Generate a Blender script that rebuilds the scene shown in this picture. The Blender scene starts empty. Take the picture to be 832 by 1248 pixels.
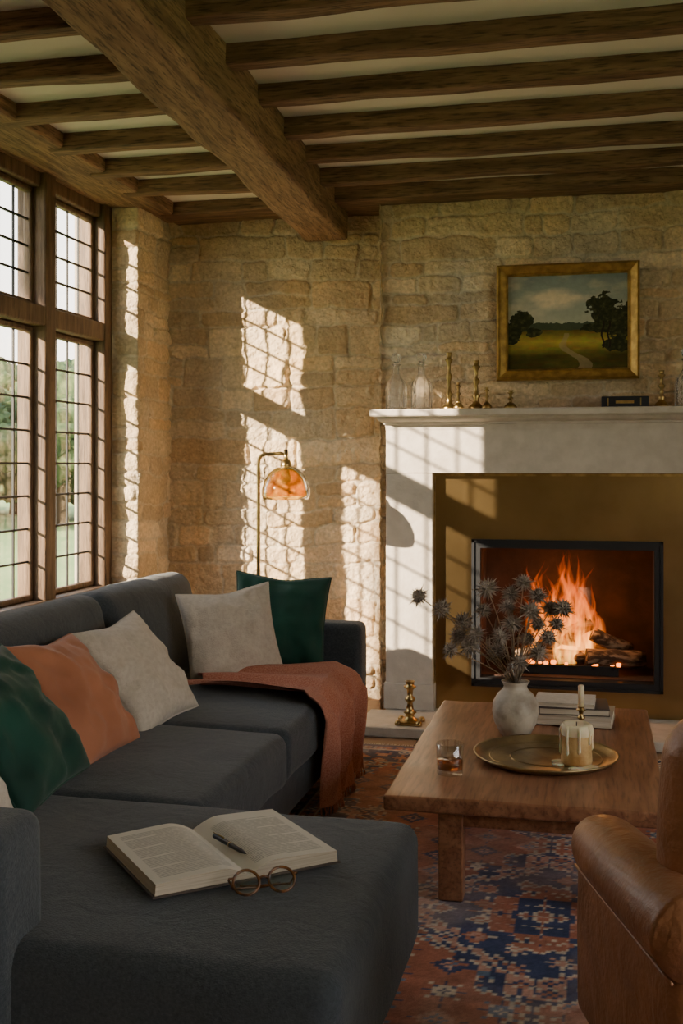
import bpy, math, random
import numpy as np
from mathutils import Vector, Matrix, noise as mn
random.seed(7)
R=math.radians

# ------------------------------------------------------------------ materials
def nm(name):
    m=bpy.data.materials.new(name); m.use_nodes=True
    nt=m.node_tree; b=nt.nodes['Principled BSDF']
    return m,nt,b
def M(name,col,col2=None,rough=.5,metal=0,nscale=5,stretch=(1,1,1),bump=0,bscale=60,bstretch=(1,1,1),
      sheen=0,trans=0,ior=1.45,coat=0,dist=0,lo=.35,hi=.65,sub=0,emis=None,estr=0,detail=5,spec=.5,crack=0,wrink=0):
    m,nt,b=nm(name); N=nt.nodes; L=nt.links
    b.inputs['Base Color'].default_value=(*col,1)
    b.inputs['Roughness'].default_value=rough; b.inputs['Metallic'].default_value=metal
    b.inputs['Sheen Weight'].default_value=sheen; b.inputs['Transmission Weight'].default_value=trans
    b.inputs['IOR'].default_value=ior; b.inputs['Coat Weight'].default_value=coat
    b.inputs['Specular IOR Level'].default_value=spec
    if sub: b.inputs['Subsurface Weight'].default_value=sub; b.inputs['Subsurface Radius'].default_value=(.02,.01,.005)
    if emis: b.inputs['Emission Color'].default_value=(*emis,1); b.inputs['Emission Strength'].default_value=estr
    tc=N.new('ShaderNodeTexCoord')
    if col2:
        mp=N.new('ShaderNodeMapping'); mp.inputs['Scale'].default_value=stretch
        n=N.new('ShaderNodeTexNoise'); n.inputs['Scale'].default_value=nscale; n.inputs['Detail'].default_value=detail
        n.inputs['Distortion'].default_value=dist
        r=N.new('ShaderNodeValToRGB'); r.color_ramp.elements[0].position=lo; r.color_ramp.elements[1].position=hi
        r.color_ramp.elements[0].color=(*col,1); r.color_ramp.elements[1].color=(*col2,1)
        L.new(tc.outputs['Object'],mp.inputs['Vector']); L.new(mp.outputs[0],n.inputs['Vector'])
        L.new(n.outputs['Fac'],r.inputs[0]); out=r.outputs[0]
        if crack:
            n2=N.new('ShaderNodeTexNoise'); n2.inputs['Scale'].default_value=nscale*5; n2.inputs['Detail'].default_value=6
            L.new(mp.outputs[0],n2.inputs['Vector'])
            r2=N.new('ShaderNodeValToRGB'); r2.color_ramp.elements[0].position=.34; r2.color_ramp.elements[1].position=.50
            r2.color_ramp.elements[0].color=(1-crack,1-crack,1-crack,1); r2.color_ramp.elements[1].color=(1,1,1,1)
            L.new(n2.outputs['Fac'],r2.inputs[0])
            mx=N.new('ShaderNodeMix'); mx.data_type='RGBA'; mx.blend_type='MULTIPLY'; mx.inputs[0].default_value=1
            L.new(out,mx.inputs[6]); L.new(r2.outputs[0],mx.inputs[7]); out=mx.outputs[2]
        L.new(out,b.inputs['Base Color'])
    if bump:
        mp=N.new('ShaderNodeMapping'); mp.inputs['Scale'].default_value=bstretch
        n=N.new('ShaderNodeTexNoise'); n.inputs['Scale'].default_value=bscale; n.inputs['Detail'].default_value=4
        bp=N.new('ShaderNodeBump'); bp.inputs['Strength'].default_value=bump; bp.inputs['Distance'].default_value=.01
        L.new(tc.outputs['Object'],mp.inputs['Vector']); L.new(mp.outputs[0],n.inputs['Vector'])
        L.new(n.outputs['Fac'],bp.inputs['Height'])
        if wrink:
            n3=N.new('ShaderNodeTexNoise'); n3.inputs['Scale'].default_value=9; n3.inputs['Detail'].default_value=3; n3.inputs['Distortion'].default_value=1.5
            b3=N.new('ShaderNodeBump'); b3.inputs['Strength'].default_value=wrink; b3.inputs['Distance'].default_value=.03
            L.new(tc.outputs['Object'],n3.inputs['Vector']); L.new(n3.outputs['Fac'],b3.inputs['Height']); L.new(b3.outputs[0],bp.inputs['Normal'])
        L.new(bp.outputs[0],b.inputs['Normal'])
    return m
def attr_mat(name,rough=.9,bump=.3,bscale=120,mul=(1,1,1),var=.25,vscale=30):
    m,nt,b=nm(name); N=nt.nodes; L=nt.links
    a=N.new('ShaderNodeAttribute'); a.attribute_name='Col'
    tc=N.new('ShaderNodeTexCoord'); n=N.new('ShaderNodeTexNoise'); n.inputs['Scale'].default_value=vscale; n.inputs['Detail'].default_value=6
    L.new(tc.outputs['Object'],n.inputs['Vector'])
    mr=N.new('ShaderNodeMapRange'); mr.inputs[1].default_value=.3; mr.inputs[2].default_value=.7
    mr.inputs[3].default_value=1-var; mr.inputs[4].default_value=1+var
    L.new(n.outputs['Fac'],mr.inputs[0])
    vm=N.new('ShaderNodeVectorMath'); vm.operation='SCALE'
    L.new(a.outputs['Color'],vm.inputs[0]); L.new(mr.outputs[0],vm.inputs['Scale'])
    L.new(vm.outputs[0],b.inputs['Base Color'])
    b.inputs['Roughness'].default_value=rough; b.inputs['Specular IOR Level'].default_value=.2
    if bump:
        n2=N.new('ShaderNodeTexNoise'); n2.inputs['Scale'].default_value=bscale; n2.inputs['Detail'].default_value=5
        L.new(tc.outputs['Object'],n2.inputs['Vector'])
        bp=N.new('ShaderNodeBump'); bp.inputs['Strength'].default_value=bump; bp.inputs['Distance'].default_value=.01
        L.new(n2.outputs['Fac'],bp.inputs['Height']); L.new(bp.outputs[0],b.inputs['Normal'])
    return m
def pane_mat(name,tint=(1,1,1),fac=.07,rough=.03):
    m=bpy.data.materials.new(name); m.use_nodes=True; nt=m.node_tree; N=nt.nodes; L=nt.links; N.clear()
    o=N.new('ShaderNodeOutputMaterial'); t=N.new('ShaderNodeBsdfTransparent'); g=N.new('ShaderNodeBsdfGlossy')
    t.inputs[0].default_value=(*tint,1); g.inputs['Roughness'].default_value=rough
    x=N.new('ShaderNodeMixShader'); x.inputs[0].default_value=fac
    L.new(t.outputs[0],x.inputs[1]); L.new(g.outputs[0],x.inputs[2]); L.new(x.outputs[0],o.inputs[0])
    return m

m_stone=attr_mat('limestone_wall',rough=.95,bump=1.0,bscale=70,var=.16,vscale=55)
m_oakY=M('oak_beam_y',(.15,.082,.042),(.42,.255,.145),rough=.75,nscale=3,stretch=(9,.8,9),bump=.5,bscale=8,bstretch=(9,.6,9),dist=.5,lo=.3,hi=.72,crack=.6)
m_oakX=M('oak_beam_x',(.11,.060,.031),(.33,.195,.108),rough=.75,nscale=3,stretch=(.8,9,9),bump=.5,bscale=8,bstretch=(.6,9,9),dist=.5,lo=.3,hi=.72,crack=.6)
m_oakZ=M('oak_frame',(.095,.055,.030),(.20,.122,.068),rough=.6,nscale=4,stretch=(8,8,.8),bump=.3,bscale=10,bstretch=(9,9,.7),crack=.4)
m_plaster=M('ceiling_plaster',(.84,.79,.72),(.78,.73,.66),rough=.9,nscale=2,bump=.1,bscale=15)
m_wallp=M('wall_plaster',(.62,.53,.41),(.55,.46,.35),rough=.9,nscale=2,bump=.1,bscale=15)
m_lead=M('lead_came',(.04,.04,.04),rough=.5,metal=.6)
m_glass=pane_mat('window_glass')
m_lime=M('mantel_limestone',(.62,.56,.48),(.53,.475,.40),rough=.8,nscale=14,bump=.25,bscale=60,detail=8)
m_brassp=M('aged_brass_panel',(.40,.28,.125),(.27,.185,.08),rough=.28,metal=1,nscale=2.2,detail=7,bump=.05,bscale=30,bstretch=(1,1,.1))
m_brass=M('antique_brass',(.58,.41,.17),(.32,.22,.085),rough=.28,metal=1,nscale=20)
m_tray=M('tray_brass',(.46,.35,.18),(.26,.20,.11),rough=.36,metal=.9,nscale=9,bump=.08,bscale=60)
m_iron=M('black_steel',(.03,.032,.036),rough=.4,metal=.5)
m_firebrick=M('firebox_brick',(.035,.018,.013),(.07,.032,.02),rough=.9,nscale=8,bump=.4,bscale=30)
m_sofa=M('sofa_velvet_grey',(.034,.042,.050),(.064,.074,.084),rough=.88,nscale=140,bump=.35,bscale=300,sheen=.2,lo=.3,hi=.7,spec=.25,wrink=.18)
m_dark=M('dark_leg_wood',(.03,.018,.012),rough=.5)
m_walnut=M('walnut',(.20,.078,.040),(.42,.195,.10),rough=.38,nscale=2.2,stretch=(9,.7,9),dist=1.2,bump=.05,bscale=12,bstretch=(9,.6,9),lo=.3,hi=.7,crack=.35)
m_leather=M('tan_leather',(.25,.098,.042),(.40,.17,.078),rough=.44,nscale=6,bump=.24,bscale=90,coat=.05,wrink=.28)
m_cream=M('linen_cream',(.60,.53,.44),(.52,.45,.365),rough=.9,nscale=60,bump=.45,bscale=220,sheen=.15)
m_terra=M('terracotta_velvet',(.46,.175,.09),(.35,.125,.062),rough=.8,nscale=4,bump=.08,bscale=200,sheen=.18)
m_green=M('emerald_velvet',(.002,.034,.022),(.005,.064,.041),rough=.8,nscale=5,bump=.08,bscale=200,sheen=.14)
m_throw=M('throw_wool',(.44,.125,.066),(.60,.25,.16),rough=.95,nscale=190,bump=.8,bscale=210,sheen=.15,lo=.35,hi=.65)
m_lampg,nt_,b_=nm('amber_glass')
b_.inputs['Roughness'].default_value=.10
b_.inputs['Transmission Weight'].default_value=.93; b_.inputs['IOR'].default_value=1.15
tcx=nt_.nodes.new('ShaderNodeTexCoord'); nx_=nt_.nodes.new('ShaderNodeTexNoise'); nx_.inputs['Scale'].default_value=26; rx_=nt_.nodes.new('ShaderNodeValToRGB')
rx_.color_ramp.elements[0].position=.4; rx_.color_ramp.elements[0].color=(.66,.32,.03,1); rx_.color_ramp.elements[1].position=.66; rx_.color_ramp.elements[1].color=(.92,.60,.16,1)
nt_.links.new(tcx.outputs['Object'],nx_.inputs['Vector']); nt_.links.new(nx_.outputs['Fac'],rx_.inputs[0]); nt_.links.new(rx_.outputs[0],b_.inputs['Base Color'])
m_crystal=M('crystal',(.97,.98,1),rough=.03,trans=1,ior=1.48,bump=.9,bscale=40)
m_tumbler=pane_mat('tumbler_glass',(.93,.93,.92),.16,.05)
m_whisky=M('whisky',(.65,.20,.03),rough=.05,trans=.85,ior=1.33)
m_wax=M('candle_wax',(.82,.72,.50),(.74,.62,.40),rough=.5,nscale=12,sub=.4)
m_amberjar=M('wax_pillar_amber',(.42,.22,.07),(.66,.44,.19),rough=.4,nscale=16,bump=.4,bscale=25,lo=.4,hi=.6)
m_vase=M('aged_ceramic',(.50,.44,.35),(.20,.155,.11),rough=.5,nscale=11,bump=.35,bscale=30,lo=.44,hi=.70)
m_thistle=M('dried_thistle',(.36,.30,.245),(.19,.155,.125),rough=.9,nscale=30)
m_stem=M('dried_stem',(.26,.19,.12),rough=.9)
m_page=attr_mat('book_page',rough=.8,bump=0,var=.03,vscale=8)
m_pageedge=M('page_edges',(.62,.54,.42),(.46,.38,.28),rough=.9,nscale=4,stretch=(1,1,90))
m_cover=M('book_cloth',(.08,.06,.05),rough=.7)
m_bookred=M('book_cream',(.50,.42,.32),rough=.7)
m_booknavy=M('book_black',(.012,.014,.02),rough=.5)
m_tort=M('tortoiseshell',(.20,.075,.02),(.04,.015,.007),rough=.15,nscale=60,coat=.5)
m_lens=pane_mat('lens_glass',(.96,.96,.96),.08)
m_log=M('log_bark',(.055,.03,.018),(.30,.20,.13),rough=.95,nscale=12,stretch=(1,4,4),bump=.9,bscale=30,lo=.45,hi=.62)
m_ember=M('ember',(.1,.02,.01),rough=.9,emis=(1,.22,.025),estr=5)
m_gilt=M('gilt_frame',(.60,.38,.11),(.36,.22,.065),rough=.4,metal=.65,nscale=25,bump=.3,bscale=60)
m_rug=attr_mat('wool_rug',rough=.97,bump=.5,bscale=400,var=.2,vscale=14)
m_paint=attr_mat('oil_paint',rough=.5,bump=.2,bscale=90,var=.08,vscale=40)
m_lawn=M('grass',(.13,.21,.06),(.18,.26,.08),rough=.95,nscale=.4)
m_leaf=M('foliage',(.028,.055,.02),(.085,.125,.045),rough=.9,nscale=2.5,bump=1,bscale=6,lo=.4,hi=.6)
m_trunk=M('bark',(.08,.05,.03),rough=.9)

# floor planks
m_floor,nt,b=nm('oak_floor_planks'); N=nt.nodes; L=nt.links
tc=N.new('ShaderNodeTexCoord'); mp=N.new('ShaderNodeMapping'); 
br=N.new('ShaderNodeTexBrick'); br.inputs['Scale'].default_value=1; br.inputs['Brick Width'].default_value=1.6; br.inputs['Row Height'].default_value=.14
br.inputs['Mortar Size'].default_value=.003; br.inputs['Color1'].default_value=(.36,.20,.10,1); br.inputs['Color2'].default_value=(.26,.14,.07,1); br.inputs['Mortar'].default_value=(.04,.02,.012,1)
n=N.new('ShaderNodeTexNoise'); n.inputs['Scale'].default_value=3; mp.inputs['Scale'].default_value=(1,12,1)
mx=N.new('ShaderNodeMix'); mx.data_type='RGBA'; mx.blend_type='MULTIPLY'; mx.inputs[0].default_value=.4
L.new(tc.outputs['Object'],br.inputs['Vector']); L.new(tc.outputs['Object'],mp.inputs[0]); L.new(mp.outputs[0],n.inputs['Vector'])
L.new(br.outputs['Color'],mx.inputs[6]); L.new(n.outputs['Color'],mx.inputs[7]); L.new(mx.outputs[2],b.inputs['Base Color'])
b.inputs['Roughness'].default_value=.45

# flame material
m_flame=bpy.data.materials.new('flame'); m_flame.use_nodes=True; nt=m_flame.node_tree; N=nt.nodes; L=nt.links; N.clear()
o=N.new('ShaderNodeOutputMaterial'); a=N.new('ShaderNodeAttribute'); a.attribute_name='Col'
sp=N.new('ShaderNodeSeparateColor'); L.new(a.outputs['Color'],sp.inputs[0])
rp=N.new('ShaderNodeValToRGB'); e=rp.color_ramp.elements; e[0].position=0; e[0].color=(1,.09,.008,1); e[1].position=1; e[1].color=(1,.52,.10,1)
x_=rp.color_ramp.elements.new(.45); x_.color=(1,.22,.018,1)
L.new(sp.outputs[0],rp.inputs[0])
em=N.new('ShaderNodeEmission'); L.new(rp.outputs[0],em.inputs[0])
ms=N.new('ShaderNodeMath'); ms.operation='MULTIPLY_ADD'; ms.inputs[1].default_value=4.5; ms.inputs[2].default_value=1.8; L.new(sp.outputs[0],ms.inputs[0]); L.new(ms.outputs[0],em.inputs[1])
tc=N.new('ShaderNodeTexCoord'); mp=N.new('ShaderNodeMapping'); mp.inputs['Scale'].default_value=(24,24,6); nz=N.new('ShaderNodeTexNoise'); nz.inputs['Scale'].default_value=1; nz.inputs['Distortion'].default_value=1
L.new(tc.outputs['Object'],mp.inputs[0]); L.new(mp.outputs[0],nz.inputs['Vector'])
mr=N.new('ShaderNodeMapRange'); mr.inputs[1].default_value=.36; mr.inputs[2].default_value=.66; L.new(nz.outputs['Fac'],mr.inputs[0])
mm=N.new('ShaderNodeMath'); mm.operation='MULTIPLY'; L.new(mr.outputs[0],mm.inputs[0]); L.new(sp.outputs[1],mm.inputs[1])
tr=N.new('ShaderNodeBsdfTransparent'); xs=N.new('ShaderNodeMixShader'); L.new(mm.outputs[0],xs.inputs[0]); L.new(tr.outputs[0],xs.inputs[1]); L.new(em.outputs[0],xs.inputs[2]); L.new(xs.outputs[0],o.inputs[0])

# ------------------------------------------------------------------ geometry helpers
class B:
    def __init__(s,name): s.name=name; s.v=[]; s.f=[]; s.m=[]; s.sm=[]; s.mats=[]; s.cols={}
    def add(s,vf,mat,smooth=True,mtx=None,cols=None):
        v,f=vf; o=len(s.v)
        if mtx is not None: v=[mtx@Vector(p) for p in v]
        s.v.extend([tuple(p) for p in v]); s.f.extend([tuple(i+o for i in q) for q in f])
        if mat not in s.mats: s.mats.append(mat)
        k=s.mats.index(mat); s.m.extend([k]*len(f)); s.sm.extend([smooth]*len(f))
        if cols is not None:
            for i,c in enumerate(cols): s.cols[o+i]=c
        return s
    def done(s):
        V=np.array(s.v); c=(V.min(0)+V.max(0))/2
        me=bpy.data.meshes.new(s.name); me.from_pydata((V-c).tolist(),[],s.f)
        for m in s.mats: me.materials.append(m)
        me.polygons.foreach_set('material_index',s.m); me.polygons.foreach_set('use_smooth',s.sm)
        if s.cols:
            ca=me.color_attributes.new('Col','FLOAT_COLOR','POINT')
            arr=np.ones((len(s.v),4)); 
            for i,cc in s.cols.items(): arr[i,:3]=cc[:3]
            ca.data.foreach_set('color',arr.ravel())
        me.update()
        ob=bpy.data.objects.new(s.name,me); ob.location=c.tolist(); bpy.context.collection.objects.link(ob)
        return ob
def box(x0,x1,y0,y1,z0,z1):
    v=[(x0,y0,z0),(x1,y0,z0),(x1,y1,z0),(x0,y1,z0),(x0,y0,z1),(x1,y0,z1),(x1,y1,z1),(x0,y1,z1)]
    return v,[(0,3,2,1),(4,5,6,7),(0,1,5,4),(1,2,6,5),(2,3,7,6),(3,0,4,7)]
def rbox(x0,x1,y0,y1,z0,z1,r=.02,puff=(0,0,0),crown=0,step=.12,amp=0,freq=3,seed=0):
    h=[(x1-x0)/2,(y1-y0)/2,(z1-z0)/2]; c=[(x0+x1)/2,(y0+y1)/2,(z0+z1)/2]
    r=min(r,min(h)*.98); P=[]
    for a in range(3):
        k=[-h[a],-h[a]+r*.15,-h[a]+r*.4,-h[a]+r*.7,-h[a]+r]
        L_=2*(h[a]-r); n=max(1,int(L_/step)); mid=[-h[a]+r+L_*i/n for i in range(1,n)]
        P.append(k+mid+[-q for q in reversed(k)])
    d={}; V=[]; F=[]
    def vid(p):
        key=tuple(round(q,5) for q in p)
        if key not in d:
            d[key]=len(V); inn=[max(-(h[i]-r),min(h[i]-r,p[i])) for i in range(3)]
            dv=Vector([p[i]-inn[i] for i in range(3)])
            if dv.length>1e-9: dv=dv.normalized()*r
            q=[inn[i]+dv[i] for i in range(3)]
            w=[max(0,1-(q[i]/h[i])**2) for i in range(3)]
            q2=list(q)
            for i in range(3):
                j,k=(i+1)%3,(i+2)%3
                q2[i]+= (1 if q[i]>0 else -1)*abs(q[i]/h[i])*puff[i]*w[j]*w[k]
            if q[2]>0: q2[2]+=crown*w[0]**.5*w[1]**.5*(q[2]/h[2])
            vv=Vector([q2[i]+c[i] for i in range(3)])
            if amp: vv+=mn.noise_vector(vv*freq+Vector((seed,seed*2,0)))*amp
            V.append(tuple(vv))
        return d[key]
    for a in range(3):
        j,k=(a+1)%3,(a+2)%3
        for sgn in (-1,1):
            for i in range(len(P[j])-1):
                for l in range(len(P[k])-1):
                    q=[]
                    for (ii,ll) in ((i,l),(i+1,l),(i+1,l+1),(i,l+1)):
                        p=[0,0,0]; p[a]=sgn*h[a]; p[j]=P[j][ii]; p[k]=P[k][ll]; q.append(vid(p))
                    if sgn<0: q.reverse()
                    F.append(tuple(q))
    return V,F
def lathe(prof,cx=0,cy=0,cz=0,n=32,sx=1,sy=1,wob=0,cap=True):
    V=[];F=[]
    for (r,z) in prof:
        for i in range(n):
            a=2*math.pi*i/n; rr=r*(1+wob*math.sin(a*5+z*60))
            V.append((cx+rr*math.cos(a)*sx,cy+rr*math.sin(a)*sy,cz+z))
    for j in range(len(prof)-1):
        for i in range(n):
            i2=(i+1)%n; F.append((j*n+i,j*n+i2,(j+1)*n+i2,(j+1)*n+i))
    if cap and prof[0][0]>1e-4: F.append(tuple(reversed(range(n))))
    if cap and prof[-1][0]>1e-4: F.append(tuple((len(prof)-1)*n+i for i in range(n)))
    return V,F
def tube(pts,r,n=8,cap=True,flat=1):
    pts=[Vector(p) for p in pts]; m=len(pts); rs=r if isinstance(r,(list,tuple)) else [r]*m
    V=[];F=[]; up=None
    for i in range(m):
        t=(pts[min(i+1,m-1)]-pts[max(i-1,0)]).normalized()
        if up is None: up=Vector((0,0,1)) if abs(t.z)<.9 else Vector((1,0,0))
        s=t.cross(up).normalized(); up=s.cross(t).normalized()
        for k in range(n):
            a=2*math.pi*k/n; V.append(tuple(pts[i]+(s*math.cos(a)*flat+up*math.sin(a))*rs[i]))
    for i in range(m-1):
        for k in range(n):
            k2=(k+1)%n; F.append((i*n+k,i*n+k2,(i+1)*n+k2,(i+1)*n+k))
    if cap: F.append(tuple(reversed(range(n)))); F.append(tuple((m-1)*n+k for k in range(n)))
    return V,F
def grid_faces(nu,nv):
    i=np.arange(nu-1)[:,None]; j=np.arange(nv-1)[None,:]
    a=(i*nv+j).ravel(); return np.stack([a,a+nv,a+nv+1,a+1],1)
def T(x,y,z,rz=0,s=1): return Matrix.Translation((x,y,z))@Matrix.Rotation(rz,4,'Z')@Matrix.Scale(s,4)
def np_mesh(name,V,F,cols,mat,smooth=True):
    me=bpy.data.meshes.new(name); c=(V.min(0)+V.max(0))/2
    me.from_pydata((V-c).tolist(),[],F.tolist()); me.materials.append(mat)
    if smooth: me.polygons.foreach_set('use_smooth',[True]*len(F))
    ca=me.color_attributes.new('Col','FLOAT_COLOR','POINT'); arr=np.ones((len(V),4)); arr[:,:3]=cols
    ca.data.foreach_set('color',arr.ravel()); me.update()
    ob=bpy.data.objects.new(name,me); ob.location=c.tolist(); bpy.context.collection.objects.link(ob); return ob
_tabs={}
def vn(x,y,seed):
    if seed not in _tabs: _tabs[seed]=np.random.RandomState(seed).rand(256,256)
    t=_tabs[seed]; xi=np.floor(x).astype(int); yi=np.floor(y).astype(int); fx=x-xi; fy=y-yi
    fx=fx*fx*(3-2*fx); fy=fy*fy*(3-2*fy)
    g=lambda a,b:t[a%256,b%256]
    return (g(xi,yi)*(1-fx)+g(xi+1,yi)*fx)*(1-fy)+(g(xi,yi+1)*(1-fx)+g(xi+1,yi+1)*fx)*fy
def fbm(x,y,seed,o=4):
    s=0;a=.5
    for k in range(o): s=s+a*vn(x*2**k+k*17.3,y*2**k+k*9.1,seed+k); a*=.5
    return s/(1-.5**o)

# ------------------------------------------------------------------ stone walls
PAL=np.array([(.55,.43,.29),(.58,.45,.29),(.64,.53,.385),(.49,.39,.27),(.58,.42,.26),(.55,.45,.32),(.68,.57,.42),(.52,.40,.265)])*np.array((1.12,1.07,.99))
def stones(U,V,hr,lr,seed,depth=.022):
    rng=np.random.RandomState(seed)
    Uw=U+.05*(fbm(U*3,V*3,seed+50)-.5)+.028*(fbm(U*14,V*14,seed+55,3)-.5); Vw=V+.085*(fbm(U*1.8,V*2,seed+60)-.5)+.03*(fbm(U*12,V*12,seed+65,3)-.5)
    e=[-.3]
    while e[-1]<3.4: e.append(e[-1]+rng.uniform(*hr))
    e=np.array(e); row=np.clip(np.searchsorted(e,Vw)-1,0,len(e)-2)
    H=np.zeros_like(U); C=np.zeros(U.shape+(3,))
    D=np.zeros_like(U)
    for r in range(len(e)-1):
        mk=row==r
        ed=[-7+rng.uniform(0,.3)]
        hh=e[r+1]-e[r]
        while ed[-1]<7: ed.append(ed[-1]+rng.uniform(*lr)*(1 if rng.rand()<.7 else .5))
        ed=np.array(ed); n=len(ed)
        split=(rng.rand(n)<.35)&(hh>.13); sf=rng.uniform(.35,.65,n)
        tone=rng.rand(n,2); off=rng.rand(n,2); tu=rng.uniform(-1,1,(n,2)); tv=rng.uniform(-1,1,(n,2)); pi=rng.randint(0,len(PAL),(n,2)); pj=rng.randint(0,len(PAL),(n,2))
        if not mk.any(): continue
        u=Uw[mk]; v=Vw[mk]; s=np.clip(np.searchsorted(ed,u)-1,0,n-2)
        lo=np.full(u.shape,e[r]); hi=np.full(u.shape,e[r+1]); mid=e[r]+hh*sf[s]
        up=(v>mid)&split[s]; dn=(v<=mid)&split[s]; lo=np.where(up,mid,lo); hi=np.where(dn,mid,hi); k=up.astype(int)
        du=np.minimum(u-ed[s],ed[s+1]-u); dv=np.minimum(v-lo,hi-v)
        d=np.minimum(du,dv)
        rr=.03; a=np.clip(1-du/rr,0,1); b=np.clip(1-dv/rr,0,1); d2=rr*(1-np.sqrt(a*a+b*b)); d=np.where((a>0)&(b>0),d2,d)
        D[mk]=d
        cu=(u-(ed[s]+ed[s+1])/2)/.2; cv=(v-(lo+hi)/2)/.08
        prof=np.clip((d-.001)/.012,0,1); prof=prof*prof*(3-2*prof)
        H[mk]=prof*(depth*(.2+.8*off[s,k])+.009*cu*tu[s,k]+.008*cv*tv[s,k])
        base=PAL[pi[s,k]]*.65+PAL[pj[s,k]]*.35
        base=base*(.86+.28*tone[s,k])[:,None]
        mort=np.array((.62,.51,.36)); C[mk]=mort*(1-prof[:,None])+base*prof[:,None]
    n1=fbm(U*9,V*9,seed+1,6); n2=fbm(U*34,V*34,seed+9,3); n4=np.abs(fbm(U*6,V*10,seed+33,5)-.5)*2
    H=H+.028*(n1-.5)*np.clip(D/.02,0.25,1)+.016*(n2-.5)-.014*np.clip(.25-n4,0,1)
    n3=fbm(U*3,V*3,seed+20,4); n5=fbm(U*50,V*50,seed+70,2)
    C=C*(.78+.32*n1+.18*n5)[...,None]; C=C*(1+np.stack([.10*(n3-.5)*2,0*n3,-.20*(n3-.5)*2],-1))
    return H,C
def stone_wall(name,u0,u1,v0,v1,place,hr,lr,seed,res=.006,depth=.018,flat_edge=None):
    nu=int((u1-u0)/res)+1; nv=int((v1-v0)/res)+1
    U,V=np.meshgrid(np.linspace(u0,u1,nu),np.linspace(v0,v1,nv),indexing='ij')
    H,C=stones(U,V,hr,lr,seed,depth)
    P=place(U,V,H).reshape(-1,3); F=grid_faces(nu,nv)
    return np_mesh(name,P,F,C.reshape(-1,3),m_stone)
HR=(.09,.23); LR=(.18,.55)
stone_wall('wall_back_stone',-2.53,-1.14,0,2.88,lambda U,V,H:np.stack([U,6.27-H,V],-1),HR,LR,3)
BR=(.055,.135); BL=(.15,.55)
pl=lambda U,V,H:np.stack([U,6.02-H,V],-1)
stone_wall('wall_chimney_breast',-1.16,1.9,1.55,2.88,pl,BR,BL,11)
stone_wall('wall_chimney_breast_left',-1.16,-1.0,0,1.56,pl,BR,BL,11)
stone_wall('wall_chimney_breast_right',.75,1.9,0,1.56,pl,BR,BL,11)
stone_wall('wall_chimney_return',5.98,6.27,0,2.88,lambda U,V,H:np.stack([-1.145-H*.6,U,V],-1),BR,BL,19,res=.01)
def pier(U,V,H):
    s=U
    X=np.where(s<.20,-2.70+s,-2.50); Y=np.where(s<.20,5.80,5.80+(s-.20))
    w=np.clip((s-.185)/.03,0,1); nx=w; ny=-(1-w)
    return np.stack([X+nx*H*.8,Y+ny*H*.8,V],-1)
stone_wall('wall_left_pier_stone',0,.68,0,2.88,pier,HR,LR,31,res=.007)

# ------------------------------------------------------------------ shell
def simple(name,parts,mat,smooth=False):
    b=B(name)
    for p in parts: b.add(p,mat,smooth)
    return b.done()
CZ=2.865
simple('floor',[box(-2.9,2.8,-1.7,6.6,-.12,0)],m_floor)
simple('ceiling',[box(-2.9,2.8,-1.7,6.6,CZ,3.0)],m_plaster)
simple('wall_back',[box(-2.9,2.8,6.45,6.6,0,CZ)],m_wallp)
simple('wall_chimney_core_left',[box(-1.13,-.75,6.03,6.45,0,CZ)],m_wallp)
simple('wall_chimney_core_right',[box(.45,1.9,6.03,6.45,0,CZ)],m_wallp)
simple('wall_chimney_core_top',[box(-.75,.45,6.03,6.45,1.32,CZ)],m_wallp)
simple('wall_left',[box(-2.9,-2.5,-1.7,3.46,0,CZ),box(-2.9,-2.5,3.46,5.8,0,.56),box(-2.9,-2.53,5.83,6.45,0,CZ),box(-2.9,-2.80,3.46,5.83,2.8,CZ)],m_wallp)
simple('wall_right',[box(2.6,2.8,-1.7,-1.2,0,CZ),box(2.6,2.8,3.4,6.45,0,CZ),box(2.6,2.8,-1.2,3.4,0,.5),box(2.6,2.8,-1.2,3.4,2.65,CZ)],m_wallp)
simple('wall_front',[box(-2.9,2.8,-1.85,-1.7,0,CZ)],m_wallp)
b=B('window_fill')  # unseen window added in the right wall to let in sky fill light
for i in range(6): y=-1.2+4.55*i/5; b.add(box(2.65,2.72,y,y+.05,.5,2.65),m_oakZ,False)
for z in (.5,1.9,2.60): b.add(box(2.65,2.72,-1.2,3.4,z,z+.05),m_oakZ,False)
b.add(box(2.684,2.686,-1.18,3.38,.52,2.63),m_glass,False); b.done()
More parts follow.
